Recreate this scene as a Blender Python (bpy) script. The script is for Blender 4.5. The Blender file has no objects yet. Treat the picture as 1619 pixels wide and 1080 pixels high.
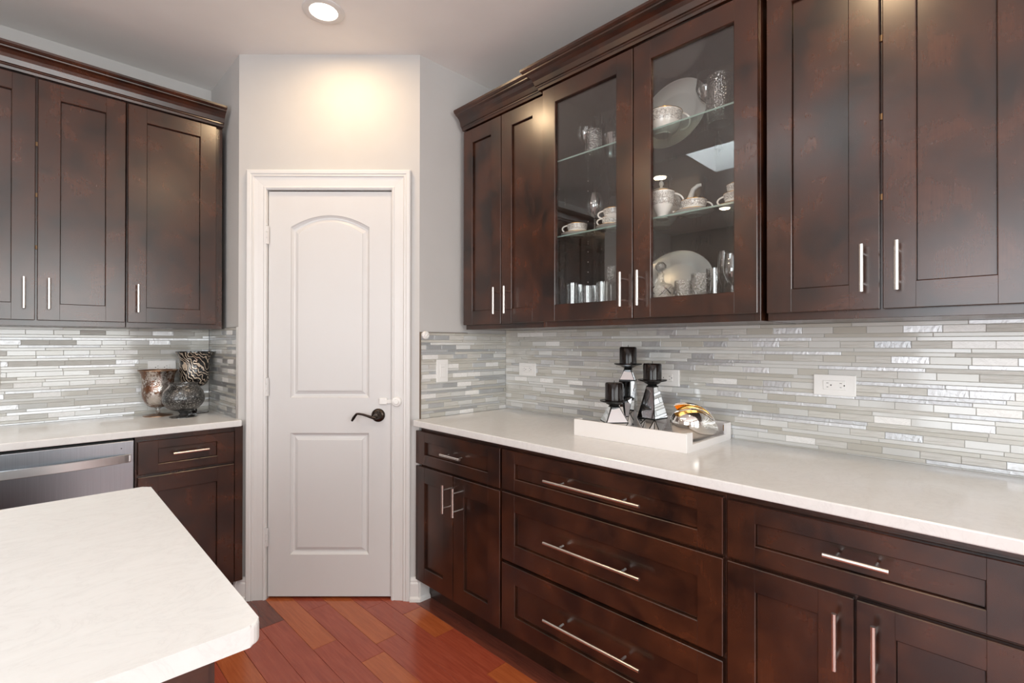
import bpy, bmesh, math, random
from mathutils import Vector, Matrix
random.seed(7)
sc = bpy.context.scene
col = sc.collection
PI = math.pi

# ------------------------------------------------------------------ camera
CAM = Vector((-2.0514, -3.2867, 1.2985)); F = 785.33
YAW, PITCH, ROLL = -0.0043, 0.0035, -0.0013
_fw = Vector((math.sin(PI/4+YAW), math.cos(PI/4+YAW), 0)); _rt = Vector((_fw.y, -_fw.x, 0)); _up = Vector((0, 0, 1))
FW = _fw*math.cos(PITCH) + _up*math.sin(PITCH); UP0 = _up*math.cos(PITCH) - _fw*math.sin(PITCH)
RT = _rt*math.cos(ROLL) - UP0*math.sin(ROLL); UP = _rt*math.sin(ROLL) + UP0*math.cos(ROLL)
cd = bpy.data.cameras.new('camera'); cam = bpy.data.objects.new('camera', cd); col.objects.link(cam)
cd.sensor_width = 36; cd.lens = F*36/1619; cd.clip_start = .02
m = Matrix((RT, UP, -FW)).transposed().to_4x4(); m.translation = CAM
cam.matrix_world = m
sc.camera = cam

# ------------------------------------------------------------------ world, exposure, daylight
vs = sc.view_settings
vs.view_transform = 'Standard'; vs.look = 'None'; vs.gamma = 1; vs.use_curve_mapping = False
vs.exposure = 0.08
w = bpy.data.worlds.new('world'); sc.world = w; w.use_nodes = True
w.node_tree.nodes['Background'].inputs[0].default_value = (.75, .86, 1, 1)
w.node_tree.nodes['Background'].inputs[1].default_value = 1.0

def area(name, loc, size, power, color, direction, shape='RECTANGLE', spread=PI):
    l = bpy.data.lights.new(name, 'AREA'); l.shape = shape; l.size = size[0]; l.size_y = size[1]
    l.energy = power; l.color = color; l.spread = spread
    o = bpy.data.objects.new(name, l); col.objects.link(o); o.location = loc
    o.rotation_euler = Vector(direction).to_track_quat('-Z', 'Y').to_euler()
    return o
H = 2.765
XB, YB = -5.0, -5.8                        # far sides of the room behind the camera
area('window_back_near_offscreen', (-1.7, YB-.012, 1.5), (1.58, 1.58), 49, (.97, .98, .955), (0, 1, 0))  # unseen window light, added as even fill from behind the camera
area('window_back_far_offscreen', (-3.75, YB-.012, 1.5), (1.58, 1.58), 49, (.97, .98, .955), (0, 1, 0))  # second unseen window added for fill; only daylight from behind is inferred
area('window_left_offscreen', (XB-.012, -3.6, 1.35), (2.08, 1.98), 62, (.94, .97, 1), (1, 0, 0))  # unseen side window added for fill; only the left-hand daylight is inferred
SKX0, SKX1, SKY0, SKY1 = -2.92, -2.365, -2.70, -1.5
area('skylight_offscreen', ((SKX0+SKX1)/2, (SKY0+SKY1)/2, H+.42), (SKX1-SKX0-.02, SKY1-SKY0-.02), 18, (.80, .92, 1), (0, 0, -1))

# ------------------------------------------------------------------ materials
MATS = {}
def new_mat(name):
    mt = bpy.data.materials.new(name); mt.use_nodes = True
    MATS[name] = mt
    return mt, mt.node_tree.nodes, mt.node_tree.links, mt.node_tree.nodes['Principled BSDF']
def setp(b, **k):
    for a, v in k.items():
        n = {'base': 'Base Color', 'rough': 'Roughness', 'metal': 'Metallic', 'coat': 'Coat Weight', 'coatr': 'Coat Roughness', 'spec': 'Specular IOR Level', 'em': 'Emission Color', 'ems': 'Emission Strength', 'aniso': 'Anisotropic', 'tr': 'Transmission Weight', 'ior': 'IOR'}[a]
        b.inputs[n].default_value = (*v, 1) if isinstance(v, tuple) else v
def coords(N, L, scale=(1, 1, 1), which='Object'):
    tc = N.new('ShaderNodeTexCoord'); mp = N.new('ShaderNodeMapping'); mp.inputs['Scale'].default_value = scale
    L.new(tc.outputs[which], mp.inputs['Vector'])
    return mp.outputs[0]
def noise(N, L, vec, scale, detail=4, rough=.55, dist=0):
    n = N.new('ShaderNodeTexNoise'); n.inputs['Scale'].default_value = scale; n.inputs['Detail'].default_value = detail
    n.inputs['Roughness'].default_value = rough; n.inputs['Distortion'].default_value = dist
    L.new(vec, n.inputs['Vector']); return n.outputs['Fac']
def ramp(N, L, fac, stops, interp='LINEAR'):
    r = N.new('ShaderNodeValToRGB'); r.color_ramp.interpolation = interp
    e = r.color_ramp.elements
    while len(e) < len(stops): e.new(.5)
    for el, (p, c) in zip(e, stops): el.position = p; el.color = (*c, 1)
    L.new(fac, r.inputs[0]); return r.outputs[0]
def mix(N, L, fac, a, b, mode='MIX'):
    x = N.new('ShaderNodeMix'); x.data_type = 'RGBA'; x.blend_type = mode
    for s, v in ((0, fac), (6, a), (7, b)):
        if hasattr(v, 'is_linked') or isinstance(v, bpy.types.NodeSocket): L.new(v, x.inputs[s])
        else: x.inputs[s].default_value = (*v, 1) if isinstance(v, tuple) else v
    return x.outputs[2]
def bump(N, L, b, h, strength=.2, dist=.001):
    n = N.new('ShaderNodeBump'); n.inputs['Strength'].default_value = strength; n.inputs['Distance'].default_value = dist
    L.new(h, n.inputs['Height']); L.new(n.outputs[0], b.inputs['Normal'])
def plain(name, base, rough=.5, **k):
    mt, N, L, b = new_mat(name); setp(b, base=base, rough=rough, **k); return mt
def painted(name, base, rough=.55, amt=.03, bs=.05):
    mt, N, L, b = new_mat(name); setp(b, rough=rough)
    f = noise(N, L, coords(N, L), 2.5)
    L.new(ramp(N, L, f, [(.3, tuple(c*(1-amt) for c in base)), (.7, tuple(min(1, c*(1+amt)) for c in base))]), b.inputs['Base Color'])
    bump(N, L, b, noise(N, L, coords(N, L), 220, 2), bs, .0006)
    return mt
painted('wall', (.53, .518, .505), .6)
painted('ceiling', (.85, .835, .815), .7)
painted('white_trim', (.70, .69, .68), .32, .01, .02)
painted('door_white', (.645, .635, .63), .38, .01, .03)

def wood(name, sc_, dark, light, rough=.45):
    mt, N, L, b = new_mat(name)
    v = coords(N, L, sc_); big = noise(N, L, coords(N, L), 8, 4, .55, .4); g = noise(N, L, v, 6, 6, .65, .6)
    base = ramp(N, L, big, [(.32, dark), (.52, tuple((a+c)/2 for a, c in zip(dark, light))), (.72, light)])
    gr = ramp(N, L, g, [(.3, (.86, .86, .86)), (.7, (1.12, 1.12, 1.12))])
    L.new(mix(N, L, 1.0, base, gr, 'MULTIPLY'), b.inputs['Base Color'])
    setp(b, rough=rough, spec=0.0, coat=1.0, coatr=.26); b.inputs['Coat IOR'].default_value = 1.70
    bump(N, L, b, g, .012, .0004)
    return mt
WD, WL = (.0115, .0043, .0028), (.068, .0195, .0074)
wood('wood_vertical', (26, 26, 1.4), WD, WL)
wood('wood_horizontal', (1.4, 1.4, 26), WD, WL)
wood('wood_crown', (2, 2, 26), WD, WL)
wood('wood_interior', (20, 20, 1.4), (.030, .022, .017), (.045, .034, .026), .5)
plain('black_plastic', (.012, .012, .012), .5)
plain('maple_edge', (.45, .26, .11), .5)
plain('nickel', (.78, .74, .70), .24, metal=1.0)
plain('bronze', (.055, .042, .034), .26, metal=.9)
plain('chrome', (.86, .86, .86), .05, metal=1.0)

def quartz(name):
    mt, N, L, b = new_mat(name)
    v = coords(N, L, (1, 1.6, 1))
    f = noise(N, L, v, 7, 8, .65, 1.4); g = noise(N, L, v, 60, 4)
    a = ramp(N, L, f, [(.40, (.76, .755, .74)), (.485, (.745, .738, .722)), (.50, (.705, .698, .685)), (.515, (.745, .738, .722)), (.62, (.765, .76, .745))])
    L.new(mix(N, L, .08, a, ramp(N, L, g, [(.35, (.62, .61, .59)), (.65, (.8, .79, .775))])), b.inputs['Base Color'])
    setp(b, rough=.16, spec=.5); return mt
quartz('quartz')

def plank_mat(name, c0, c1):
    mt, N, L, b = new_mat(name)
    oi = N.new('ShaderNodeObjectInfo'); tc = N.new('ShaderNodeTexCoord'); mp = N.new('ShaderNodeMapping')
    mp.inputs['Scale'].default_value = (22, 1.6, 1)
    ad = N.new('ShaderNodeVectorMath'); ad.operation = 'ADD'
    mul = N.new('ShaderNodeMath'); mul.operation = 'MULTIPLY'; mul.inputs[1].default_value = 37; L.new(oi.outputs['Random'], mul.inputs[0])
    L.new(tc.outputs['Object'], mp.inputs['Vector']); L.new(mp.outputs[0], ad.inputs[0]); L.new(mul.outputs[0], ad.inputs[1])
    g = noise(N, L, ad.outputs[0], 3, 6, .6, 1.0)
    L.new(ramp(N, L, g, [(.28, c0), (.7, c1)]), b.inputs['Base Color'])
    setp(b, rough=.2, spec=.5, coat=.2, coatr=.12); bump(N, L, b, g, .04, .0006)
plank_mat('plank_red', (.26, .046, .024), (.38, .080, .040))
plank_mat('plank_orange', (.33, .075, .024), (.47, .125, .038))
plank_mat('plank_dark', (.085, .024, .017), (.17, .048, .029))
plain('subfloor', (.03, .012, .008), .7)

def tile_mat(name, c0, c1, rough, metal=0.0, stripes=False, brushed=False, veins=False, coat=0.0):
    mt, N, L, b = new_mat(name)
    oi = N.new('ShaderNodeObjectInfo')
    c = ramp(N, L, oi.outputs['Random'], [(0, c0), (1, c1)])
    setp(b, rough=rough, metal=metal, coat=coat, coatr=.05)
    if veins:
        f = noise(N, L, coords(N, L, (1, 1, 3)), 30, 6, .6, 1.5)
        c = mix(N, L, ramp(N, L, f, [(.44, (0, 0, 0)), (.5, (.3, .3, .3)), (.56, (0, 0, 0))]), c, (.5, .49, .47))
    if stripes:
        h = noise(N, L, coords(N, L, (3, 3, 90)), 5, 2)
        c = mix(N, L, ramp(N, L, h, [(.42, (0, 0, 0)), (.6, (.55, .55, .55))]), c, (.42, .40, .36)); bump(N, L, b, h, .6, .002)
    if brushed:
        h = noise(N, L, coords(N, L, (4, 4, 4)), 9, 3, .6, 1.2); bump(N, L, b, h, .5, .004)
    L.new(c, b.inputs['Base Color'])
tile_mat('tile_glass', (.44, .42, .37), (.54, .525, .48), .12, coat=.6)
tile_mat('tile_glass_pale', (.56, .56, .54), (.64, .64, .62), .12, coat=.6)
tile_mat('tile_striped', (.56, .55, .51), (.62, .61, .58), .3, stripes=True)
tile_mat('tile_marble', (.76, .75, .73), (.84, .83, .81), .25, veins=True)
tile_mat('tile_metal', (.52, .53, .54), (.72, .73, .74), .44, metal=.85, brushed=True)
plain('grout', (.50, .485, .45), .8)
plain('tile_trim', (.55, .53, .50), .3, metal=1.0)
plain('tile_trim_dark', (.20, .15, .11), .35, metal=.6)
plain('plate_white', (.80, .79, .77), .3)
plain('slot_dark', (.01, .01, .01), .6)

def thin_glass(name, tint, facing_lo, facing_hi, rough=.0, cracks=False):
    mt, N, L, b = new_mat(name); N.remove(b)
    out = [n for n in N if n.type == 'OUTPUT_MATERIAL'][0]
    tr = N.new('ShaderNodeBsdfTransparent'); tr.inputs[0].default_value = (*tint, 1)
    gl = N.new('ShaderNodeBsdfGlossy'); gl.inputs['Roughness'].default_value = rough; gl.inputs[0].default_value = (1, 1, 1, 1)
    lw = N.new('ShaderNodeLayerWeight'); lw.inputs[0].default_value = .35
    mr = N.new('ShaderNodeMapRange'); mr.inputs[3].default_value = facing_lo; mr.inputs[4].default_value = facing_hi
    L.new(lw.outputs['Facing'], mr.inputs[0])
    mx = N.new('ShaderNodeMixShader'); L.new(tr.outputs[0], mx.inputs[1]); L.new(gl.outputs[0], mx.inputs[2]); L.new(mx.outputs[0], out.inputs[0])
    fac = mr.outputs[0]
    if cracks:
        vo = N.new('ShaderNodeTexVoronoi'); vo.inputs['Scale'].default_value = 160; L.new(coords(N, L), vo.inputs['Vector'])
        r = ramp(N, L, vo.outputs['Distance'], [(.2, (.4, .4, .4)), (.4, (0, 0, 0))])
        ad = N.new('ShaderNodeMath'); ad.operation = 'ADD'; ad.use_clamp = True; L.new(fac, ad.inputs[0]); L.new(r, ad.inputs[1]); fac = ad.outputs[0]
        bm_ = N.new('ShaderNodeBump'); bm_.inputs['Strength'].default_value = .9; bm_.inputs['Distance'].default_value = .003
        L.new(vo.outputs['Distance'], bm_.inputs['Height']); L.new(bm_.outputs[0], gl.inputs['Normal'])
    L.new(fac, mx.inputs[0])
    return mt
thin_glass('pane_glass', (.985, .99, .987), .045, .24)
thin_glass('shelf_glass', (.80, .88, .85), .06, .5)
thin_glass('clear_glass', (.96, .97, .97), .13, .9, .03)
thin_glass('crackle_glass', (.97, .96, .94), .05, .55, .05, True)
plain('shelf_edge_glass', (.25, .36, .33), .1)

def china(name):
    mt, N, L, b = new_mat(name)
    tc = N.new('ShaderNodeTexCoord'); sp = N.new('ShaderNodeSeparateXYZ'); L.new(tc.outputs['Generated'], sp.inputs[0])
    band = ramp(N, L, sp.outputs['Z'], [(.50, (0, 0, 0)), (.53, (1, 1, 1)), (.94, (1, 1, 1)), (.96, (0, 0, 0))])
    f = noise(N, L, coords(N, L), 95, 3, .6, 2.5)
    sp2 = ramp(N, L, f, [(.46, (0, 0, 0)), (.50, (.9, .9, .9)), (.56, (.9, .9, .9)), (.60, (0, 0, 0))])
    k = mix(N, L, 1.0, band, sp2, 'MULTIPLY')
    L.new(mix(N, L, k, (.90, .88, .835), (.16, .13, .11)), b.inputs['Base Color']); setp(b, rough=.12, coat=.4, coatr=.05)
china('china_patterned')
plain('china_plain', (.90, .88, .835), .12, coat=.4)
plain('china_platter', (.86, .84, .78), .15, coat=.4)
plain('gold', (.66, .37, .10), .2, metal=1.0)
plain('silver_platter', (.80, .80, .75), .22, metal=.35)

def mercury():
    mt, N, L, b = new_mat('mercury_glass')
    f = noise(N, L, coords(N, L), 75, 9, .8, .4)
    g = noise(N, L, coords(N, L, (1, 1, 1)), 13, 2)
    ad = N.new('ShaderNodeMath'); ad.operation = 'MULTIPLY_ADD'; ad.inputs[1].default_value = .8; L.new(g, ad.inputs[0]); L.new(f, ad.inputs[2])
    c = ramp(N, L, ad.outputs[0], [(.60, (.66, .62, .58)), (.895, (.50, .45, .41)), (.92, (.10, .042, .024)), (1.0, (.20, .09, .045))])
    L.new(c, b.inputs['Base Color']); setp(b, rough=.2, metal=.75, coat=.5, coatr=.05)
    bump(N, L, b, noise(N, L, coords(N, L), 160, 4), .5, .002)
mercury()
def sparkle():
    mt, N, L, b = new_mat('grey_crackle_glass')
    vo = N.new('ShaderNodeTexVoronoi'); vo.inputs['Scale'].default_value = 230; L.new(coords(N, L), vo.inputs['Vector'])
    c = mix(N, L, ramp(N, L, noise(N, L, coords(N, L), 30, 5), [(.4, (0, 0, 0)), (.62, (1, 1, 1))]), (.008, .008, .008), (.06, .058, .056))
    s = ramp(N, L, vo.outputs['Color'], [(.68, (0, 0, 0)), (.85, (.4, .4, .38))])
    L.new(mix(N, L, .55, c, mix(N, L, 1.0, c, s, 'ADD')), b.inputs['Base Color']); setp(b, rough=.3, metal=.2, coat=.7, coatr=.06)
    bump(N, L, b, vo.outputs['Distance'], .35, .002)
sparkle()
def zebra():
    mt, N, L, b = new_mat('zebra_glass')
    wv = N.new('ShaderNodeTexWave'); wv.wave_type = 'BANDS'; wv.bands_direction = 'DIAGONAL'
    wv.inputs['Scale'].default_value = 25; wv.inputs['Distortion'].default_value = 11; wv.inputs['Detail'].default_value = 1.5; wv.inputs['Detail Scale'].default_value = 1.3
    L.new(coords(N, L, (1, -1, .8)), wv.inputs['Vector'])
    c = ramp(N, L, wv.outputs['Fac'], [(.60, (.012, .010, .009)), (.78, (.08, .06, .045)), (.86, (.62, .50, .38))])
    L.new(c, b.inputs['Base Color']); setp(b, rough=.22, metal=.35, coat=.6, coatr=.05)
    bump(N, L, b, wv.outputs['Fac'], .4, .003)
zebra()
plain('black_glass', (.012, .010, .010), .08, coat=.5)
plain('bronze_rim', (.25, .14, .08), .3, metal=.7)
plain('smoke_foot', (.05, .05, .05), .1, coat=.5)
plain('candle_black', (.010, .006, .005), .16, spec=.35)
plain('black_metal', (.008, .008, .008), .25, spec=.35)
plain('mirror', (.80, .82, .84), .03, metal=1.0)
plain('tray_white', (.80, .77, .75), .25)
plain('silver_polished', (.80, .77, .73), .07, metal=1.0)
def brushed_steel():
    mt, N, L, b = new_mat('stainless_steel')
    h = noise(N, L, coords(N, L, (200, 200, 1)), 4, 3)
    L.new(ramp(N, L, h, [(.3, (.44, .48, .53)), (.7, (.53, .57, .62))]), b.inputs['Base Color']); setp(b, metal=1.0, rough=.3, aniso=.3)
brushed_steel()
plain('steel_handle', (.82, .82, .82), .32, metal=1.0)
def emis(name, c, s):
    mt, N, L, b = new_mat(name); setp(b, base=(.9, .9, .9), em=c, ems=s)
emis('lamp_lens', (1, .90, .76), 8)
emis('sky_pane', (.80, .92, 1), 2.2)

# ------------------------------------------------------------------ builders
class B:
    def __init__(s): s.bm = bmesh.new(); s.mi = 0; s.smooth_faces = set()
    def _new(s, n0):
        s.bm.faces.ensure_lookup_table()
        return s.bm.faces[n0:]
    def box(s, a, b, bev=0, seg=1, mi=0):
        lo = [min(p, q) for p, q in zip(a, b)]; hi = [max(p, q) for p, q in zip(a, b)]
        bm = s.bm
        v = [bm.verts.new((x, y, z)) for x in (lo[0], hi[0]) for y in (lo[1], hi[1]) for z in (lo[2], hi[2])]
        fs = [bm.faces.new([v[i] for i in q]) for q in ((0, 1, 3, 2), (4, 6, 7, 5), (0, 4, 5, 1), (2, 3, 7, 6), (0, 2, 6, 4), (1, 5, 7, 3))]
        for f in fs: f.material_index = mi
        if bev > 0:
            es = list({e for f in fs for e in f.edges})
            r = bmesh.ops.bevel(bm, geom=es, offset=bev, segments=seg, profile=.5, affect='EDGES')
            for f in r['faces']: f.material_index = mi
        return s
    def lathe(s, prof, c=(0, 0, 0), seg=32, mi=0, smooth=True, axis='Z', close=False):
        bm = s.bm; rings = []
        for r, z in prof:
            if r < 1e-6: rings.append([bm.verts.new(s._ax(0, 0, z, c, axis))])
            else: rings.append([bm.verts.new(s._ax(r*math.cos(2*PI*i/seg), r*math.sin(2*PI*i/seg), z, c, axis)) for i in range(seg)])
        pairs = list(zip(rings, rings[1:])) + ([(rings[-1], rings[0])] if close else [])
        for a, b in pairs:
            if len(a) == 1 and len(b) == 1: continue
            for i in range(seg):
                j = (i+1) % seg
                if len(a) == 1: f = bm.faces.new((a[0], b[i], b[j]))
                elif len(b) == 1: f = bm.faces.new((a[i], a[j], b[0]))
                else: f = bm.faces.new((a[i], a[j], b[j], b[i]))
                f.smooth = smooth; f.material_index = mi
        return s
    def _ax(s, x, y, z, c, axis):
        if axis == 'Z': return (c[0]+x, c[1]+y, c[2]+z)
        if axis == 'X': return (c[0]+z, c[1]+x, c[2]+y)
        return (c[0]+x, c[1]+z, c[2]+y)
    def tube(s, pts, r, seg=10, mi=0, cap=True, flat=1.0):
        bm = s.bm; P = [Vector(p) for p in pts]; n = len(P)
        R = r if isinstance(r, (list, tuple)) else [r]*n
        prev = None; rings = []
        for i, p in enumerate(P):
            t = (P[min(i+1, n-1)]-P[max(i-1, 0)]).normalized()
            if prev is None:
                u = t.orthogonal().normalized() if abs(t.z) > .95 else t.cross(Vector((0, 0, 1))).normalized()
            else:
                u = (prev - t*prev.dot(t)).normalized()
            prev = u; v = t.cross(u)
            rings.append([bm.verts.new(p+u*R[i]*math.cos(2*PI*k/seg)+v*R[i]*flat*math.sin(2*PI*k/seg)) for k in range(seg)])
        for a, b in zip(rings, rings[1:]):
            for k in range(seg):
                f = bm.faces.new((a[k], a[(k+1) % seg], b[(k+1) % seg], b[k])); f.smooth = True; f.material_index = mi
        if cap:
            for q in (rings[0][::-1], rings[-1]): bm.faces.new(q).material_index = mi
        return s
    def poly(s, pts, mi=0):
        f = s.bm.faces.new([s.bm.verts.new(p) for p in pts]); f.material_index = mi; return f
    def prism(s, bottom, top, mi=0):
        bm = s.bm; a = [bm.verts.new(p) for p in bottom]; b = [bm.verts.new(p) for p in top]; n = len(a)
        fs = [bm.faces.new(a[::-1]), bm.faces.new(b)]+[bm.faces.new((a[i], a[(i+1) % n], b[(i+1) % n], b[i])) for i in range(n)]
        for f in fs: f.material_index = mi
        return s
ORG = {}
def at_x(u, v, X):
    """the point on the plane x = X seen at photo pixel (u, v)"""
    r = RT*((u-809.5)/F)+UP*((540-v)/F)+FW; return CAM+r*((X-CAM.x)/r.x)
def link(o, parent):
    col.objects.link(o)
    if parent is not None: o.parent = parent
def obj(name, b, mats, parent=None, local=False, kind=None, loc=None):
    """one mesh object; geometry is given in world metres unless local"""
    org = ORG.get(parent.name, Vector()) if parent is not None else (Vector(loc) if loc else Vector())
    bmesh.ops.recalc_face_normals(b.bm, faces=b.bm.faces[:])
    if not local and org.length > 0: bmesh.ops.translate(b.bm, verts=b.bm.verts[:], vec=-org)
    for e in b.bm.edges:
        if len(e.link_faces) == 2 and e.calc_face_angle(0) > .6: e.smooth = False
    me = bpy.data.meshes.new(name); b.bm.to_mesh(me); b.bm.free()
    for mt in ([mats] if isinstance(mats, str) else mats): me.materials.append(MATS[mt])
    o = bpy.data.objects.new(name, me); link(o, parent)
    if parent is None: o.location = org
    ORG[o.name] = org
    if kind: o['kind'] = kind
    return o
def tag(o, label, cat, group=None):
    o['label'] = label; o['category'] = cat
    if group: o['group'] = group
    return o
def thing(name, label, cat, loc=(0, 0, 0), rz=0, group=None):
    o = bpy.data.objects.new(name, None); col.objects.link(o); o.empty_display_size = .05
    o.location = loc; o.rotation_euler = (0, 0, rz); ORG[o.name] = Vector(loc)
    return tag(o, label, cat, group)
def dup(root, loc, label, rz=0, scale=None):
    r = root.copy(); col.objects.link(r); r.location = loc; r.rotation_euler = (0, 0, rz); r['label'] = label
    if scale: r.scale = (scale,)*3
    ORG[r.name] = Vector(loc)
    for ch in list(root.children):
        c = ch.copy(); col.objects.link(c); c.parent = r
        for g in ch.children:
            e = g.copy(); col.objects.link(e); e.parent = c
    return r
def bx(*boxes, bev=0):
    b = B()
    for q in boxes: b.box(q[0], q[1], bev)
    return b
# coordinates along a wall: s along the wall, d out from the wall, z up
RETY, RETX = -1.165, -1.263
RUN = {'R': lambda s, d, z: (-d, s, z), 'L': lambda s, d, z: (s, -d, z),
       'RR': lambda s, d, z: (s, RETY-d, z), 'LR': lambda s, d, z: (RETX-d, s, z)}
def rbox(b, run, s0, s1, d0, d1, z0, z1, bev=0, mi=0, seg=1):
    return b.box(RUN[run](s0, d0, z0), RUN[run](s1, d1, z1), bev, seg, mi)

# ------------------------------------------------------------------ the room
def struct(name, b, mats, parent=None): return obj(name, b, mats, parent, kind='structure')
T = .1
wall_left = struct('wall_left', bx(((XB-T, 0, -.02), (T, T, H))), 'wall')
wall_right = struct('wall_right', bx(((0, YB-T, -.02), (T, 0, H))), 'wall')
FILL_WINS_B = [(-2.55, -.85), (-4.60, -2.90)]; WZ0, WZ1 = .65, 2.35  # unseen openings, put in to bring fill light into the room
b = B()
for x0, x1 in ((XB-T, -4.60), (-2.90, -2.55), (-.85, T)): b.box((x0, YB-T, -.02), (x1, YB, H))
for x0, x1 in FILL_WINS_B: b.box((x0, YB-T, -.02), (x1, YB, WZ0)); b.box((x0, YB-T, WZ1), (x1, YB, H))
struct('wall_back', b, 'wall')
b = B(); WY0, WY1 = -4.7, -2.5
b.box((XB-T, YB, -.02), (XB, WY0, H)); b.box((XB-T, WY1, -.02), (XB, 0, H)); b.box((XB-T, WY0, -.02), (XB, WY1, .3)); b.box((XB-T, WY0, 2.4), (XB, WY1, H))
struct('wall_side', b, 'wall')
# ceiling with the skylight opening
b = B()
b.box((XB-T, YB-T, H), (SKX0, T, H+T)); b.box((SKX1, YB-T, H), (T, T, H+T)); b.box((SKX0, YB-T, H), (SKX1, SKY0, H+T)); b.box((SKX0, SKY1, H), (SKX1, T, H+T))
struct('ceiling', b, 'ceiling')
b = B(); SH = .46
b.box((SKX0-.03, SKY0-.03, H+T), (SKX0, SKY1+.03, H+SH)); b.box((SKX1, SKY0-.03, H+T), (SKX1+.03, SKY1+.03, H+SH))
b.box((SKX0, SKY0-.03, H+T), (SKX1, SKY0, H+SH)); b.box((SKX0, SKY1, H+T), (SKX1, SKY1+.03, H+SH))
sk = struct('window_1', b, 'ceiling'); sk['label'] = 'skylight shaft in the ceiling over the island'
obj('pane', bx(((SKX0-.03, SKY0-.03, H+SH), (SKX1+.03, SKY1+.03, H+SH+.01))), 'sky_pane', sk)
n = 2
for x0, x1 in FILL_WINS_B:
    b = B()
    for a, c in (((x0, WZ0), (x0+.06, WZ1)), ((x1-.06, WZ0), (x1, WZ1)), ((x0, WZ0), (x1, WZ0+.06)), ((x0, WZ1-.06), (x1, WZ1)), (((x0+x1)/2-.02, WZ0), ((x0+x1)/2+.02, WZ1))):
        b.box((a[0], YB-.08, a[1]), (c[0], YB-.02, c[1]))
    wn = struct('window_%d' % n, b, 'white_trim'); n += 1  # unseen frame, added to go with the back fill light
    obj('pane', bx(((x0, YB-.06, WZ0), (x1, YB-.055, WZ1))), 'pane_glass', wn)
b = B()
for a, c in (((WY0, .3), (WY0+.06, 2.4)), ((WY1-.06, .3), (WY1, 2.4)), ((WY0, .3), (WY1, .36)), ((WY0, 2.34), (WY1, 2.4)), ((-3.62, .3), (-3.58, 2.4))):
    b.box((XB-.08, a[0], a[1]), (XB-.02, c[0], c[1]))
wn = struct('window_4', b, 'white_trim')  # unseen frame, added to go with the side fill light
obj('pane', bx(((XB-.06, WY0, .3), (XB-.055, WY1, 2.4))), 'pane_glass', wn)

# floor: cherry planks along Y
floor = struct('floor', bx(((XB-T, YB-T, -.06), (T, T, -.014))), 'subfloor')
PW = .105; rest = B(); plank_cache = {}
rowdef = {  # row left edge -> [(y start, length, material)...] from the pantry towards the room, as in the photo
    -.64: [(-.55, .55, 'plank_red'), (-1.10, .375, 'plank_dark'), (-1.475, .9, 'plank_dark')],
    -.745: [(-.40, .83, 'plank_red'), (-1.23, .26, 'plank_orange'), (-1.49, .34, 'plank_red'), (-1.83, .75, 'plank_orange')],
    -.85: [(-.40, .66, 'plank_red'), (-1.06, 1.15, 'plank_red'), (-2.21, .6, 'plank_red')],
    -.955: [(-.40, .33, 'plank_red'), (-.73, .62, 'plank_orange'), (-1.35, .9, 'plank_red')],
    -1.06: [(-.40, .48, 'plank_red'), (-.88, .54, 'plank_red'), (-1.42, .50, 'plank_orange'), (-1.92, .8, 'plank_red')],
    -1.165: [(-.40, .80, 'plank_orange'), (-1.20, .85, 'plank_red'), (-2.05, .6, 'plank_orange')],
    -1.27: [(-.40, .478, 'plank_dark'), (-.878, .85, 'plank_red'), (-1.73, .9, 'plank_red')],
    -1.375: [(-.40, .58, 'plank_red'), (-.98, .95, 'plank_red'), (-1.93, .8, 'plank_orange')],
    -1.48: [(-.40, .40, 'plank_red'), (-.80, .75, 'plank_orange'), (-1.55, .9, 'plank_red')],
}
rnd = random.Random(3)
mnames = ['plank_red', 'plank_orange', 'plank_dark']
x = -.01-PW*60
rows = []
k = -60
while True:
    x = -.64 + PW*k
    if x > -.05: break
    if x > XB-.1:
        key = next((q for q in rowdef if abs(q-x) < .01), None)
        L_ = list(rowdef[key]) if key is not None else []
        y = min([q[0]-q[1] for q in L_]) if L_ else 0 - rnd.random()*.3
        if not L_: L_.append((0, -y, rnd.choice(mnames[:2])))
        else: L_.append((0, -L_[0][0], 'plank_red'))
        while y > YB:
            ln = rnd.uniform(.5, 1.1); L_.append((y, ln, rnd.choices(mnames, (7, 2.5, 1))[0])); y -= ln
        for (ys, ln, mt) in L_:
            x0, x1, y1, y0 = x+.0006, x+PW-.0006, ys-.0006, ys-ln+.0006
            if -2.0 < x < -.5 and y1 < -.3 and y1 > -2.9:
                bb = B(); bb.box((0, 0, -.014), (x1-x0, y1-y0, 0), .0008)
                o = obj('plank', bb, mt, floor, local=True); o.location = (x0, y0, 0)
            else: rest.box((x0, y0, -.014), (x1, y1, 0), 0, 1, mnames.index(mt))
    k += 1
o = obj('plank', rest, mnames, floor, kind='stuff')

# return walls and the angled pantry wall
wall_rr = struct('wall_return_right', bx(((-.61, RETY, -.013), (0, RETY+.05, H))), 'wall')
wall_rl = struct('wall_return_left', bx(((RETX, -.52, -.013), (RETX+.05, 0, H))), 'wall')
PA, PB = Vector((RETX, -.52, 0)), Vector((-.61, RETY, 0)); PM = (PA+PB)/2; HALF = (PB-PA).length/2
RZ = math.atan2(PB.y-PA.y, PB.x-PA.x)
DX0, DX1, DT = -.3095, .3147, 2.072
def on_pantry(o): o.location = PM; o.rotation_euler = (0, 0, RZ); return o
b = B(); b.box((-HALF, 0, -.013), (DX0-.012, .07, H)); b.box((DX1+.012, 0, -.013), (HALF, .07, H)); b.box((DX0-.012, 0, DT+.012), (DX1+.012, .07, H))
on_pantry(struct('wall_pantry', b, 'wall'))
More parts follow.
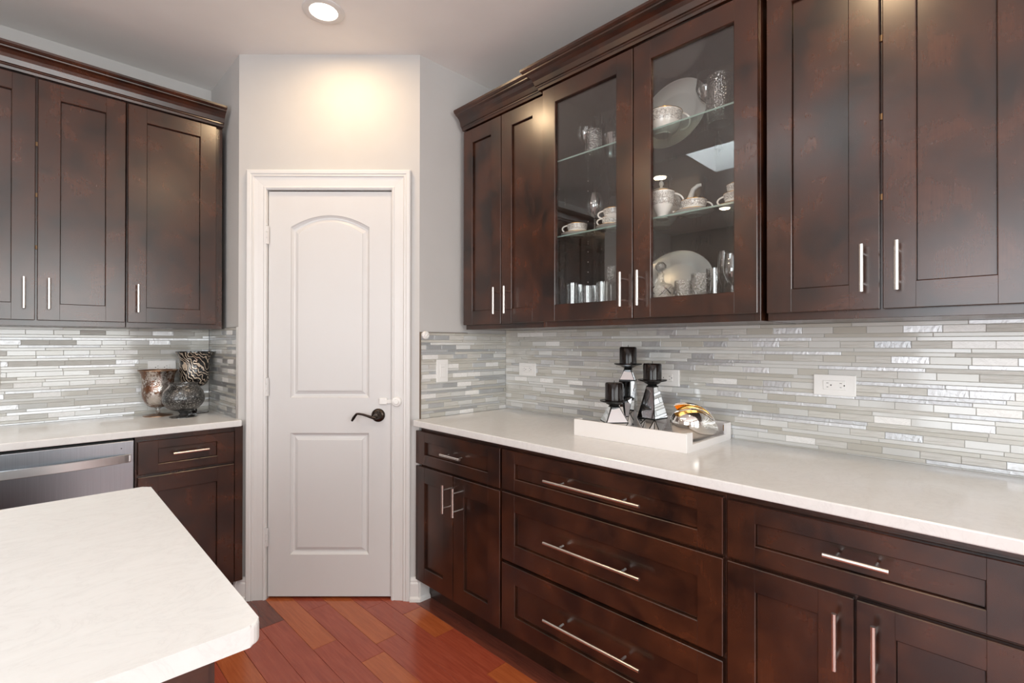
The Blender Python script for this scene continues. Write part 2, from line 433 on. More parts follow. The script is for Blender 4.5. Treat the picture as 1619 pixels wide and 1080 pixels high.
# jamb and casing
b = B(); J = .012
b.box((DX0-J, -.004, 0), (DX0-.003, .12, DT+J)); b.box((DX1+.003, -.004, 0), (DX1+J, .12, DT+J)); b.box((DX0-J, -.004, DT+.003), (DX1+J, .12, DT+J))
b.box((DX0-.003, .048, 0), (DX0+.012, .06, DT)); b.box((DX1-.012, .048, 0), (DX1+.003, .06, DT))
on_pantry(struct('trim_1', b, 'white_trim'))
def casing():
    b = B(); bm = b.bm
    prof = [(0, 0), (0, .009), (.006, .012), (.010, .012), (.014, .009), (.042, .011), (.058, .013), (.064, .019), (.071, .017), (.076, .021), (.090, .022), (.095, .019), (.095, 0)]
    ix0, ix1, iz = DX0-.006, DX1+.006, DT+.006
    ring = []
    for (o_, h) in prof:
        ring.append([bm.verts.new(p) for p in ((ix0-o_, -h, 0), (ix0-o_, -h, iz+o_), (ix1+o_, -h, iz+o_), (ix1+o_, -h, 0))])
    n_ = len(ring)
    for i in range(n_):
        a, c = ring[i], ring[(i+1) % n_]
        for j in range(3): bm.faces.new((a[j], a[j+1], c[j+1], c[j]))
    bm.faces.new([r[0] for r in ring]); bm.faces.new([r[3] for r in ring][::-1])
    return b
on_pantry(struct('trim_2', casing(), 'white_trim'))
# door slab with two moulded panels, the upper one arched
def door_mesh():
    b = B(); bm = b.bm
    Y0 = .006; zb = .012; ih = (DX0+DX1)/2
    x0, x1 = DX0, DX1; cx = ih; hw = .200; n_ = 24
    def arch(off):     # closed loop, from bottom-left up, arch, down
        w_ = hw-off; zbot = 1.019+off; zs = 1.888-off*.9; rise = .061
        pts = [(cx-w_, zbot), (cx-w_, zs)]
        for i in range(1, n_):
            t = -1+2*i/n_; pts.append((cx+w_*t, zs+rise*(1-t*t)))
        return pts+[(cx+w_, zs), (cx+w_, zbot)]
    def rect(off): return [(cx-hw+off, .223+off), (cx-hw+off, .841-off), (cx+hw-off, .841-off), (cx+hw-off, .223+off)]
    levels = [(0, 0), (.003, .005), (.012, .0125), (.019, .0135), (.034, .006), (.036, .003), (.040, .0025)]
    V = lambda p, y: bm.verts.new((p[0], y, p[1]))
    outer = {}
    for nm, fn in (('a', arch), ('r', rect)):
        loops = [[V(p, Y0+dep) for p in fn(off)] for off, dep in levels]
        for a, c in zip(loops, loops[1:]):
            m_ = len(a)
            for i in range(m_): bm.faces.new((a[i], a[(i+1) % m_], c[(i+1) % m_], c[i]))
        bm.faces.new(loops[-1]); outer[nm] = loops[0]
    A, R = outer['a'], outer['r']
    tl, tr, bl, br = V((x0, DT-.003), Y0), V((x1, DT-.003), Y0), V((x0, zb), Y0), V((x1, zb), Y0)
    top = [tl]+[V((v.co.x, DT-.003), Y0) for v in A[1:-1]]+[tr]
    arc = A[1:-1]
    lm, rm = V((x0, arc[0].co.z), Y0), V((x1, arc[-1].co.z), Y0)
    bm.faces.new((tl, top[1], arc[0], lm)); bm.faces.new((top[-2], tr, rm, arc[-1]))
    for i in range(len(arc)-1): bm.faces.new((top[i+1], top[i+2], arc[i+1], arc[i]))
    zs = [arc[0].co.z, 1.019, .841, .223, zb]
    Ls = [lm]+[V((x0, z), Y0) for z in zs[1:4]]+[bl]; Rs = [rm]+[V((x1, z), Y0) for z in zs[1:4]]+[br]
    li = [arc[0], A[0], R[1], R[0], V((cx-hw, zb), Y0)]; ri = [arc[-1], A[-1], R[2], R[3], V((cx+hw, zb), Y0)]
    for i in range(4):
        bm.faces.new((Ls[i], li[i], li[i+1], Ls[i+1])); bm.faces.new((ri[i], Rs[i], Rs[i+1], ri[i+1]))
    bm.faces.new((li[1], ri[1], ri[2], li[2])); bm.faces.new((li[3], ri[3], ri[4], li[4]))
    for e in ((x0, x0+.0005), (x1-.0005, x1)): b.box((e[0], Y0, zb), (e[1], Y0+.035, DT-.003))
    b.box((x0, Y0+.02, zb), (x1, Y0+.035, DT-.003)); b.box((x0, Y0, DT-.0035), (x1, Y0+.035, DT-.003)); b.box((x0, Y0, zb), (x1, Y0+.035, zb+.0005))
    return b
door = on_pantry(struct('door_1', door_mesh(), 'door_white'))
ORG[door.name] = Vector()
for hz in (1.845, 1.075, .315):
    b = B()
    for q in range(3): b.lathe([(0, 0), (.0065, 0), (.0065, .029), (0, .029)], (DX0-.004, -.006, hz-.045+q*.0305), 10)
    b.lathe([(0, 0), (.004, .002), (.005, .008), (0, .011)], (DX0-.004, -.006, hz+.046), 10)
    b.box((DX0-.018, -.0055, hz-.045), (DX0+.006, -.003, hz+.046))
    obj('hinge', b, 'white_trim', door, local=True)
# lever handle
hx, hz = DX1-.0645, .932
b = B(); b.lathe([(0, 0), (.034, 0), (.034, -.005), (.030, -.010), (.022, -.013), (.017, -.022), (.0155, -.040), (.011, -.046), (0, -.047)], (hx, .006, hz), 28, axis='Y')
rose = obj('door_handle', b, 'bronze', door, local=True)
pts = []
for i in range(15):
    t = i/14; pts.append((hx-.004-.118*t, -.034-.006*math.sin(t*PI), hz-.006+.018*math.sin(t*PI*1.05-.5)*(.4+.6*t)+.006*t-(.03*max(0, t-.78)/.22*t)))
b = B(); b.tube(pts, [.0095, .0085, .0075, .007, .0065, .006, .006, .0058, .0056, .0056, .0056, .0058, .0064, .0075, .005], 10)
obj('lever', b, 'bronze', rose, local=True)
# child safety strap between door and casing
st = thing('child_lock', 'white plastic child lock strap across the pantry door edge', 'child lock', PM, RZ)
lz = 1.003
b = B(); b.box((DX1-.060, -.006, lz-.017), (DX1-.018, .0058, lz+.017), .005, 2); obj('door_pad', b, 'plate_white', st, local=True)
b = B(); b.box((DX1-.020, -.004, lz-.009), (DX1+.018, -.001, lz+.009)); b.box((DX1+.008, -.018, lz-.009), (DX1+.014, -.002, lz+.009)); obj('strap', b, 'plate_white', st, local=True)
b = B(); b.lathe([(0, 0), (.025, 0), (.025, -.008), (.021, -.013), (.014, -.014), (.012, -.020), (0, -.021)], (DX1+.033, -.0125, lz), 20, axis='Y'); obj('casing_pad', b, 'plate_white', st, local=True)

# baseboards around the pantry corners
def bb_profile(b, p, q, nrm, h=.115):
    """a baseboard from p to q on the floor, standing out along nrm"""
    p, q, nrm = Vector(p), Vector(q), Vector(nrm)
    pr = [(0, 0), (.030, 0), (.028, .014), (.018, .022), (.0165, .085), (.012, .092), (.013, .100), (.006, h), (0, h)]
    A_ = [p+nrm*o_+Vector((0, 0, z)) for o_, z in pr]; C_ = [q+nrm*o_+Vector((0, 0, z)) for o_, z in pr]
    b.prism(A_, C_)
wdir = (PB-PA).normalized(); nrm = Vector((wdir.y, -wdir.x, 0))
if nrm.dot(Vector((-1, -1, 0))) < 0: nrm = -nrm
b = B(); bb_profile(b, PM+wdir*(DX1+.102), PB+wdir*.012, nrm); bb_profile(b, PB+Vector((-.012, 0, 0)), PB+Vector((.052, 0, 0)), (0, -1, 0))
struct('baseboard_right', b, 'white_trim')
b = B(); bb_profile(b, PA-wdir*.012, PM+wdir*(DX0-.102), nrm); bb_profile(b, PA+Vector((0, -.012, 0)), PA+Vector((0, .02, 0)), (-1, 0, 0))
struct('baseboard_left', b, 'white_trim')

# ------------------------------------------------------------------ backsplash mosaic
tile_cache = {}
def in_view(p):
    v = Vector(p)-CAM; z = v.dot(FW)
    if z < .1: return 0
    u, w_ = 809.5+F*v.dot(RT)/z, 540-F*v.dot(UP)/z
    return 1/(z*z) if -40 < u < 1660 and 0 < w_ < 1080 else .0001/(z*z)
def backsplash(wall, run, s0, s1, z0, z1, seed, flip=1, metal=.13):
    rn = random.Random(seed); alongx = run in ('L', 'RR')
    lo, hi = min(s0, s1), max(s0, s1)
    bb = B(); rbox(bb, run, lo, hi, 0, .0055, z0, z1)
    back = obj('backsplash', bb, 'grout', wall)
    G = .0014; hs = [.0225, .0118, .0118]
    z = z1-.0005; ri = 0; tiles = []
    while z > z0+.003:
        h = hs[(ri+2) % 3]; zb = max(z-h, z0+.0008)
        thick = h > .02; ln = .098 if thick else .298
        s = lo - rn.random()*ln
        while s < hi-.004:
            a, c = max(s, lo+.0005), min(s+ln-G, hi-.0005)
            if c-a > .004:
                r = rn.random()
                if thick: mt = 'tile_marble' if r < .17 else 'tile_metal' if r < .17+metal else 'tile_striped' if r < .42+metal else 'tile_glass' if r < .74 else 'tile_glass_pale'
                else: mt = 'tile_metal' if r < .10+metal*1.2 else 'tile_glass_pale' if r < .5 else 'tile_glass' if r < .92 else 'tile_striped'
                tiles.append((a, c, zb, z, mt, rn.choice((.008, .0083, .0078))))
            s += ln
        z = zb-G; ri += 1
    def rank(t):
        p = RUN[run]((t[0]+t[1])/2, 0, (t[2]+t[3])/2); return -(t[1]-t[0])*(t[3]-t[2])*in_view(p)
    tiles.sort(key=rank)
    names = ['tile_glass', 'tile_glass_pale', 'tile_striped', 'tile_marble', 'tile_metal']
    stuff = B()
    for i, (a, c, zb, zt, mt, d) in enumerate(tiles):
        if i >= 300: rbox(stuff, run, a, c, .004, d, zb, zt, 0, names.index(mt)); continue
        key = (alongx, round(c-a, 4), round(zt-zb, 4), mt)
        if key not in tile_cache:
            q = B(); l2, h2 = (c-a)/2, (zt-zb)/2
            q.box((-l2, -.004, -h2), (l2, .004, h2), .0007) if alongx else q.box((-.004, -l2, -h2), (.004, l2, h2), .0007)
            me = bpy.data.meshes.new('tile'); q.bm.to_mesh(me); q.bm.free(); me.materials.append(MATS[mt]); tile_cache[key] = me
        o = bpy.data.objects.new('tile', tile_cache[key]); o.location = RUN[run]((a+c)/2, d-.004, (zb+zt)/2); link(o, back)
    if len(tiles) > 300: obj('tile', stuff, names, back, kind='stuff')
    else: stuff.bm.free()
CT = .914
backsplash(wall_right, 'R', RETY-.009, -3.95, CT, 1.371, 11)
backsplash(wall_left, 'L', RETX-.009, -2.95, CT, 1.374, 12)
backsplash(wall_rr, 'RR', -.606, -.001, CT, 1.352, 13, metal=.22)
backsplash(wall_rl, 'LR', -.516, -.001, CT, 1.377, 14, metal=.30)
b = B(); rbox(b, 'RR', -.6095, -.606, 0, .010, CT, 1.355); rbox(b, 'RR', -.606, -.30, 0, .010, 1.352, 1.355); struct('trim_3', b, 'tile_trim_dark')
b = B(); rbox(b, 'LR', -.5195, -.516, 0, .010, CT, 1.380); rbox(b, 'LR', -.516, -.36, 0, .010, 1.377, 1.380); struct('trim_4', b, 'tile_trim')

# ------------------------------------------------------------------ cabinets
def handle(run, parent, s, z0, z1, dface, s1=None, r=.0058):
    """bar pull: vertical at s from z0 to z1, or horizontal from s to s1 at height z0"""
    b = B(); W_ = RUN[run]; dd = dface+.033
    if s1 is None:
        b.tube([W_(s, dd, z0), W_(s, dd, z1)], r, 12); q = [(s, z0+.024), (s, z1-.024)]
    else:
        b.tube([W_(s, dd, z0), W_(s1, dd, z0)], r, 12); e = .07 if abs(s1-s) > .3 else .026
        sg = 1 if s1 > s else -1; q = [(s+sg*e, z0), (s1-sg*e, z0)]
    for a, z in q: b.tube([W_(a, dface, z), W_(a, dd, z)], .0045, 8)
    return obj('handle', b, 'nickel', parent)
def shaker(run, parent, name, s0, s1, z0, z1, dface, st=.073, rail=None, hd=None, glass=False):
    rail = rail or st; lo, hi = min(s0, s1), max(s0, s1); th = .020; bv = .0020
    b = B()
    for a in (lo, hi-st): rbox(b, run, a, a+st, dface-th, dface, z0, z1, bv, 0)
    for z in (z0, z1-rail): rbox(b, run, lo+st-.003, hi-st+.003, dface-th+.0005, dface-.0002, z+.0002, z+rail-.0002, bv, 1)
    d = obj(name, b, ['wood_vertical', 'wood_horizontal'], parent)
    b = B()
    if glass: rbox(b, run, lo+st-.004, hi-st+.004, dface-.015, dface-.011, z0+rail-.004, z1-rail+.004); obj('pane', b, 'pane_glass', d)
    else: rbox(b, run, lo+st+.0016, hi-st-.0016, dface-.0205, dface-.0115, z0+rail+.0016, z1-rail-.0016); obj('panel', b, 'wood_horizontal' if name == 'drawer' else 'wood_vertical', d)
    if hd: handle(run, d, *hd)
    return d
ZD0, ZD1, ZB, ZT = 1.395, 2.430, 1.371, 2.455
def upper(run, label, s0, s1, doors, dface, gapshelves=None):
    lo, hi = min(s0, s1), max(s0, s1)
    t = thing('wall_cabinet', label, 'cabinet', RUN[run]((lo+hi)/2, .15, ZB), group='dark wall cabinets')
    b = B(); rbox(b, run, lo, hi, .0, dface-.021, ZB, ZT, .001); obj('body', b, 'wood_vertical', t)
    for a, c, hs in doors:
        shaker(run, t, 'door', a, c, ZD0, ZD1, dface, hd=None if hs is None else (hs, 1.443, 1.575, dface))
    if gapshelves:
        for z in (2.145, 1.925, 1.70):
            b = B(); rbox(b, run, gapshelves-.003, gapshelves+.003, dface-.0205, dface-.016, z, z+.017); obj('shelf', b, 'maple_edge', t)
    return t
DA = .36; DG = .389; DL = .3485
upper('R', 'dark shaker wall cabinet with two narrow doors beside the grey return wall', -1.2085, -1.786, [(-1.2095, -1.499, -1.4803), (-1.503, -1.785, -1.557)], DA)
upper('R', 'dark shaker wall cabinet with two wide solid doors beyond the glass doors', -2.731, -3.335, [(-2.733, -3.0265, -2.9898), (-3.0335, -3.333, -3.068)], DA, -3.03)
upper('R', 'dark shaker wall cabinet with one solid door at the end of the run', -3.337, -3.95, [(-3.340, -3.640, -3.60), (-3.645, -3.945, -3.69)], DA)
upper('L', 'single-door dark wall cabinet over the vases by the pantry', -1.2885, -1.694, [(-1.3215, -1.690, -1.653)], DL)
upper('L', 'two-door dark wall cabinet over the dishwasher', -1.696, -2.310, [(-1.699, -1.9985, -1.9617), (-2.0055, -2.308, -2.039)], DL, -2.002)
upper('L', 'two-door dark wall cabinet beyond the dishwasher, away from the pantry', -2.312, -2.95, [(-2.315, -2.629, -2.59), (-2.634, -2.948, -2.68)], DL)

# the glass-fronted cabinet: a real box with shelves
g0, g1 = -1.791, -2.719; gl = (g0+g1)/2
gc = thing('wall_cabinet', 'dark wall cabinet with two glass doors showing china and glasses', 'cabinet', (-.15, gl, ZB), group='dark wall cabinets')
GF = DG-.021
b = B(); rbox(b, 'R', g0, g0-.018, 0, GF, ZB, ZT, .0008); obj('side_panel', b, 'wood_vertical', gc)
b = B(); rbox(b, 'R', g1, g1+.018, 0, GF, ZB, ZT, .0008); obj('side_panel', b, 'wood_vertical', gc)
b = B(); rbox(b, 'R', g0-.018, g1+.018, 0, GF, ZB, 1.400); obj('bottom_panel', b, 'wood_horizontal', gc)
b = B(); rbox(b, 'R', g0-.018, g1+.018, 0, GF, 2.435, ZT); obj('top_panel', b, 'wood_horizontal', gc)
b = B(); rbox(b, 'R', g0-.018, g1+.018, .0, .014, 1.400, 2.435)
for s in (g0-.018, g1+.018): rbox(b, 'R', s, s-.0012 if s > -2 else s+.0012, .014, GF-.001, 1.400, 2.435)
obj('lining', b, 'wood_interior', gc)
b = B()
for s, e in ((g0-.0192, -.0005), (g1+.0192, .0005)):
    for dd in (.06, .31):
        for q in range(18): 
            z = 1.50+q*.05; b.box((-dd-.002, s, z-.002), (-dd+.002, s+e, z+.002))
obj('shelf_pin_hole', b, 'plate_white', gc, kind='stuff')
for z in (1.776, 2.113):
    b = B(); rbox(b, 'R', g0-.021, g1+.021, .018, .347, z-.006, z); o = obj('shelf', b, 'shelf_glass', gc); o['label'] = 'clear glass shelf'
    b = B(); rbox(b, 'R', g0-.021, g1+.021, .347, .3475, z-.006, z); obj('edge', b, 'shelf_edge_glass', o)
shaker('R', gc, 'door', -1.8125 + .011, -2.2625, ZD0, ZD1, DG, st=.0735, hd=(-2.2276, 1.440, 1.571, DG), glass=True)
shaker('R', gc, 'door', -2.2665, -2.7155, ZD0, ZD1, DG, st=.0735, hd=(-2.3016, 1.440, 1.571, DG), glass=True)

# crown mouldings
CP = [(-.018, .0), (.004, .0), (.006, .010), (.011, .013), (.011, .018), (.016, .020), (.018, .028), (.021, .040), (.028, .053), (.040, .064), (.052, .069), (.053, .074), (.058, .076), (.064, .083), (.065, .092), (-.018, .092)]
def crown(run, label, path, cope=None):
    b = B(); bm = b.bm; P = [Vector((p[0], p[1])) for p in path]; n_ = len(P); rings = []
    nrm_ = []
    for a, c in zip(P, P[1:]):
        t = (c-a).normalized(); nrm_.append(Vector((t.y, -t.x)))
    # choose the outward side: the longest leg must point to larger d
    k_ = max(range(n_-1), key=lambda i: (P[i+1]-P[i]).length); sg = 1 if nrm_[k_].y > 0 else -1
    for i in range(n_):
        a = nrm_[max(i-1, 0)]*sg; c = nrm_[min(i, n_-2)]*sg; mt = a+c; mt = mt/(mt.length_squared)*2
        rings.append([bm.verts.new(RUN[run](P[i].x+mt.x*o_, P[i].y+mt.y*o_, 2.437+z)) for o_, z in CP])
    if cope:
        k_, sgn = cope
        for v, (o_, z) in zip(rings[k_], CP): v.co.y += sgn*(o_+.0008)
    for a, c in zip(rings, rings[1:]):
        for i in range(len(CP)):
            j = (i+1) % len(CP); bm.faces.new((a[i], a[j], c[j], c[i]))
    bm.faces.new(rings[0][::-1]); bm.faces.new(rings[-1])
    o = obj('crown_moulding', b, 'wood_crown', loc=RUN[run](P[0].x, .2, 2.45)); return tag(o, label, 'moulding', 'crown mouldings')
crown('L', 'dark crown moulding above the cabinets over the dishwasher', [(-1.288, DL), (-2.95, DL)])
crown('R', 'dark crown moulding above the narrow two-door cabinet', [(-1.204, DA), (-1.785, DA)], (-1, 1))
crown('R', 'dark crown moulding stepping forward above the glass doors', [(-1.785, .25), (-1.785, DG), (-2.725, DG), (-2.725, .25)])
crown('R', 'dark crown moulding above the wide solid doors', [(-2.725, DA), (-3.95, DA)], (0, -1))

# base cabinets
BD = .63
def base(run, label, s0, s1, dface, fronts, toe_in=.075):
    lo, hi = min(s0, s1), max(s0, s1)
    t = thing('base_cabinet', label, 'cabinet', RUN[run]((lo+hi)/2, .3, 0), group='dark base cabinets')
    b = B(); rbox(b, run, lo, hi, .012, dface-.021, .105, .882); obj('body', b, 'wood_vertical', t)
    b = B(); rbox(b, run, lo, hi, .012, dface-toe_in, .0, .105); obj('toe_kick', b, 'wood_horizontal', t)
    for nm, a, c, z0, z1, hd, rail in fronts: shaker(run, t, nm, a, c, z0, z1, dface, st=.076, rail=rail, hd=hd)
    return t
base('R', 'dark base cabinet with one drawer over two doors next to the pantry', -1.183, -1.785, BD, [
    ('drawer', -1.1645, -1.781, .694, .859, (-1.412, .780, None, BD, -1.556), .052),
    ('door', -1.1645, -1.465, .109, .683, (-1.4317, .512, .643, BD), .078),
    ('door', -1.469, -1.781, .109, .683, (-1.507, .512, .643, BD), .078)])
base('R', 'wide dark base cabinet with three deep drawers under the tray', -1.786, -2.708, BD, [
    ('drawer', -1.7925, -2.7045, .697, .860, (-2.052, .784, None, BD, -2.456), .052),
    ('drawer', -1.7925, -2.7045, .407, .686, (-2.052, .554, None, BD, -2.456), .074),
    ('drawer', -1.7925, -2.7045, .119, .394, (-2.052, .266, None, BD, -2.456), .074)])
base('R', 'dark base cabinet with drawer and two doors between deep drawers and run end', -2.709, -3.325, BD, [
    ('drawer', -2.7165, -3.322, .697, .857, (-2.9596, .785, None, BD, -3.0894), .050),
    ('door', -2.7165, -3.0165, .109, .686, (-2.983, .515, .651, BD), .066),
    ('door', -3.0215, -3.322, .109, .686, (-3.060, .515, .651, BD), .066)])
base('R', 'dark base cabinet with one drawer over two doors at the run end', -3.326, -3.95, BD, [
    ('drawer', -3.330, -3.945, .697, .857, (-3.57, .785, None, BD, -3.71), .050),
    ('door', -3.330, -3.635, .109, .686, (-3.60, .515, .651, BD), .066),
    ('door', -3.640, -3.945, .109, .686, (-3.68, .515, .651, BD), .066)])
BL = .56
t = base('L', 'dark base cabinet with drawer and door between dishwasher and pantry', -1.252, -1.686, BL, [
    ('drawer', -1.2905, -1.678, .710, .858, (-1.551, .793, None, BL, -1.408), .040),
    ('door', -1.2905, -1.678, .109, .698, (-1.645, .512, .643, BL), .074)])
b = B(); rbox(b, 'L', -1.252, -1.288, .40, BL-.002, .109, .882); obj('filler_strip', b, 'wood_vertical', t)
base('L', 'dark sink base cabinet with two doors beyond the dishwasher, away from the pantry', -2.290, -2.95, BL, [
    ('door', -2.294, -2.618, .109, .858, (-2.59, .60, .73, BL), .074), ('door', -2.622, -2.946, .109, .858, (-2.65, .60, .73, BL), .074)])

# dishwasher
dw = thing('dishwasher', 'stainless steel dishwasher with a bowed bar handle under the counter with the vases', 'dishwasher', (-1.987, -.3, 0))
b = B(); rbox(b, 'L', -1.692, -2.285, .02, .535, .1, .872); obj('body', b, 'black_plastic', dw)
b = B(); rbox(b, 'L', -1.692, -2.285, .02, .50, 0, .1); obj('toe_kick', b, 'black_plastic', dw)
b = B(); rbox(b, 'L', -1.6925, -2.2845, .536, .566, .115, .870, .003, seg=2); obj('door_panel', b, 'stainless_steel', dw)
b = B(); bm = b.bm; rg = []
for i in range(25):
    t_ = i/24; s = -1.703-.572*t_; o_ = .566+.006+.036*math.sin(PI*t_)**.7
    rg.append([bm.verts.new(RUN['L'](s, d_, z)) for d_, z in ((o_-.005, .777), (o_, .779), (o_, .811), (o_-.005, .813))])
for a, c in zip(rg, rg[1:]):
    for i in range(4):
        f = bm.faces.new((a[i], a[(i+1) % 4], c[(i+1) % 4], c[i])); f.smooth = False
bm.faces.new(rg[0]); bm.faces.new(rg[-1][::-1])
for s in (-1.706, -2.268): rbox(b, 'L', s, s-.01, .565, .575, .782, .808)
obj('handle', b, 'steel_handle', dw)
b = B(); rbox(b, 'L', -1.7345, -1.7385, .566, .5668, .838, .842); obj('vent_dot', b, 'slot_dark', dw)

# ------------------------------------------------------------------ counters and island
def slab(name, label, cat, poly, z0, z1, bev=.004):
    b = B(); b.prism([(x, y, z0) for x, y in poly], [(x, y, z1) for x, y in poly])
    if bev: bmesh.ops.bevel(b.bm, geom=[e for e in b.bm.edges if abs(e.verts[0].co.z-e.verts[1].co.z) < 1e-6], offset=bev, segments=3, profile=.5, affect='EDGES')
    return tag(obj(name, b, 'quartz', loc=(*poly[0], z0)), label, cat)
slab('countertop', 'long white quartz countertop carrying the candle tray', 'countertop', [(-.001, -1.174), (-.001, -3.95), (-.6534, -3.95), (-.6534, -1.178), (-.622, -1.174)], CT-.031, CT)
slab('countertop', 'white quartz countertop above the dishwasher carrying three vases', 'countertop', [(RETX-.001, -.001), (RETX-.001, -.5809), (-2.95, -.5809), (-2.95, -.001)], CT-.031, CT)
IA = -.0123
def isl(a, c): return (-1.7954+math.cos(IA)*a-math.sin(IA)*c, -1.6148+math.sin(IA)*a+math.cos(IA)*c)
def rounded(x0, x1, y0, y1, r):
    P_ = []
    for cx_, cy_, a0 in ((x1-r, y1-r, 0), (x0+r, y1-r, 90), (x0+r, y0+r, 180), (x1-r, y0+r, 270)):
        for k_ in range(6): a = math.radians(a0+18*k_); P_.append((cx_+r*math.cos(a), cy_+r*math.sin(a)))
    return P_
slab('countertop', 'white quartz island top with rounded corners', 'countertop', [isl(*p) for p in rounded(-1.75, 0, -.9266, 0, .016)], .9056-.030, .9056, .005)
isb = thing('island_cabinet', 'dark island cabinet under the rounded white quartz top', 'cabinet', (*isl(-.9, -.45), 0))
def ibox(b, x0, x1, y0, y1, z0, z1, bev=0):
    P_ = [isl(x0, y0), isl(x1, y0), isl(x1, y1), isl(x0, y1)]
    b.prism([(*p, z0) for p in P_], [(*p, z1) for p in P_]); return b
obj('body', ibox(B(), -1.69, -.055, -.875, -.055, .10, .8755), 'wood_vertical', isb)
obj('toe_kick', ibox(B(), -1.66, -.10, -.83, -.10, 0, .10), 'wood_horizontal', isb)
for y0, y1 in ((-.865, -.47), (-.46, -.065)):
    obj('side_panel', ibox(B(), -.055, -.045, y0, y0+.07, .12, .86), 'wood_vertical', isb)
    obj('side_panel', ibox(B(), -.055, -.045, y1-.07, y1, .12, .86), 'wood_vertical', isb)

# ------------------------------------------------------------------ outlets and switches
def outlet(run, label, s, z, name='outlet', horiz=True):
    w_, h_ = (.128, .073) if horiz else (.073, .118)
    t = thing(name, label, name, RUN[run](s, .008, z), group='wall plates')
    b = B(); rbox(b, run, s-w_/2, s+w_/2, .006, .0135, z-h_/2, z+h_/2, .002, seg=2); obj('plate', b, 'plate_white', t)
    if name == 'outlet':
        b = B(); rbox(b, run, s-.034, s+.034, .0135, .0155, z-.0165, z+.0165, .001); f = obj('receptacle', b, 'plate_white', t)
        for c in (-.020, .020):
            for zz, hh in ((.007, .0035), (-.007, .0028)):
                b = B(); rbox(b, run, s+c-hh, s+c+hh, .0155, .0158, z+zz-.0008, z+zz+.0008); obj('slot', b, 'slot_dark', f)
            b = B(); rbox(b, run, s+c-.0125, s+c-.0085, .0155, .0158, z-.002, z+.002); obj('ground_hole', b, 'slot_dark', f)
    else:
        b = B(); rbox(b, run, s-.0165, s+.0165, .0135, .0165, z-.034, z+.034, .001); f = obj('rocker', b, 'plate_white', t)
        b = B(); rbox(b, run, s-.011, s+.011, .0165, .0168, z+.019, z+.0205); obj('indicator_slot', b, 'grout', f)
    return t
outlet('R', 'white outlet near the backsplash corner by the return wall', -1.353, 1.1505)
outlet('R', 'white outlet partly hidden behind the candles', -2.200, 1.1465)
outlet('R', 'white outlet alone on the backsplash beyond the tray', -2.843, 1.152)
outlet('L', 'white outlet behind the silver and bronze vase', -1.497, 1.165)
outlet('RR', 'white rocker switch on the tiled return wall', -.474, 1.1535, 'switch', False)
t = outlet('L', 'white rocker switch plate over the dishwasher', -2.150, 1.1545, 'switch', False)
kn = thing('wall_button', 'round white plastic knob at the top tile of the return wall', 'knob', (-.5827, RETY-.009, 1.339))
b = B(); b.lathe([(0, .0), (.021, .0), (.021, -.010), (.018, -.013), (.0165, -.013), (.015, -.017), (0, -.017)], (-.5827, RETY-.009, 1.339), 24, axis='Y'); obj('cap', b, 'plate_white', kn)
b = B(); b.tube([(-.5927, RETY-.0265, 1.331), (-.5727, RETY-.0265, 1.347)], .0022, 8); obj('grip', b, 'plate_white', kn)

# ------------------------------------------------------------------ downlights
def downlight(x, y, label, power, lamp):
    t = thing('downlight', label, 'light', (x, y, H), group='recessed ceiling downlights')
    b = B(); b.lathe([(.088, 0), (.088, -.004), (.080, -.008), (.060, -.006), (.058, -.001)], (x, y, H), 40); obj('trim_ring', b, 'white_trim', t)
    b = B(); b.lathe([(0, -.003), (.0585, -.003), (.0585, -.001), (0, -.001)], (x, y, H), 32); obj('lens', b, 'lamp_lens', t)
    area(lamp, (x, y, H-.012), (.10, .10), power, (1, .70, .40), (0, 0, -1), 'DISK', PI)
downlight(-1.103, -1.146, 'lit recessed downlight in the ceiling in front of the pantry door', 5.0, 'downlight_pantry')
downlight(-1.103, -2.95, 'recessed downlight in the ceiling in front of the wide solid doors', 5.0, 'downlight_solid_doors_offscreen')
downlight(-2.70, -1.10, 'recessed downlight in the ceiling above the dishwasher', 5.0, 'downlight_dishwasher_offscreen')
downlight(-4.10, -1.10, 'recessed downlight in the ceiling beyond the dishwasher, far from the pantry', 5.0, 'downlight_far_counter_offscreen')

# ------------------------------------------------------------------ vases on the left counter
def thick(prof, t=.003):
    """outer profile bottom->top to a closed shell with inner wall"""
    return prof + [(max(r-t, 0), z) for r, z in reversed(prof) if z > prof[0][1]+t*1.5] + [(0, prof[0][1]+t*1.5)]
def vase(label, loc, bowl, stem, foot, mats, rim=None):
    t = thing('hurricane_vase', label, 'vase', loc, group='footed glass vases')
    x, y, z = loc
    obj('bowl', B().lathe([(0, bowl[0][1])]+thick(bowl), loc, 40), mats[0], t)
    obj('stem', B().lathe(stem, loc, 24), mats[1], t)
    obj('foot', B().lathe(foot, loc, 36), mats[2], t)
    if rim: obj('rim', B().lathe([(rim[0]+.001, rim[1]-.003), (rim[0]+.001, rim[1]+.001), (rim[0]-.004, rim[1]+.001), (rim[0]-.004, rim[1]-.003)], loc, 40, close=True), mats[3], t)
foot = lambda r: [(0, 0), (r, 0), (r, .003), (r*.55, .007), (.013, .012), (0, .012)]
stemp = lambda z1, r=.012: [(0, .008), (r*1.3, .010), (r*.9, .018), (r*1.25, (z1+.02)/2), (r*.85, z1-.008), (r*1.6, z1), (r*1.7, z1+.004), (0, z1+.004)]
VZ = CT
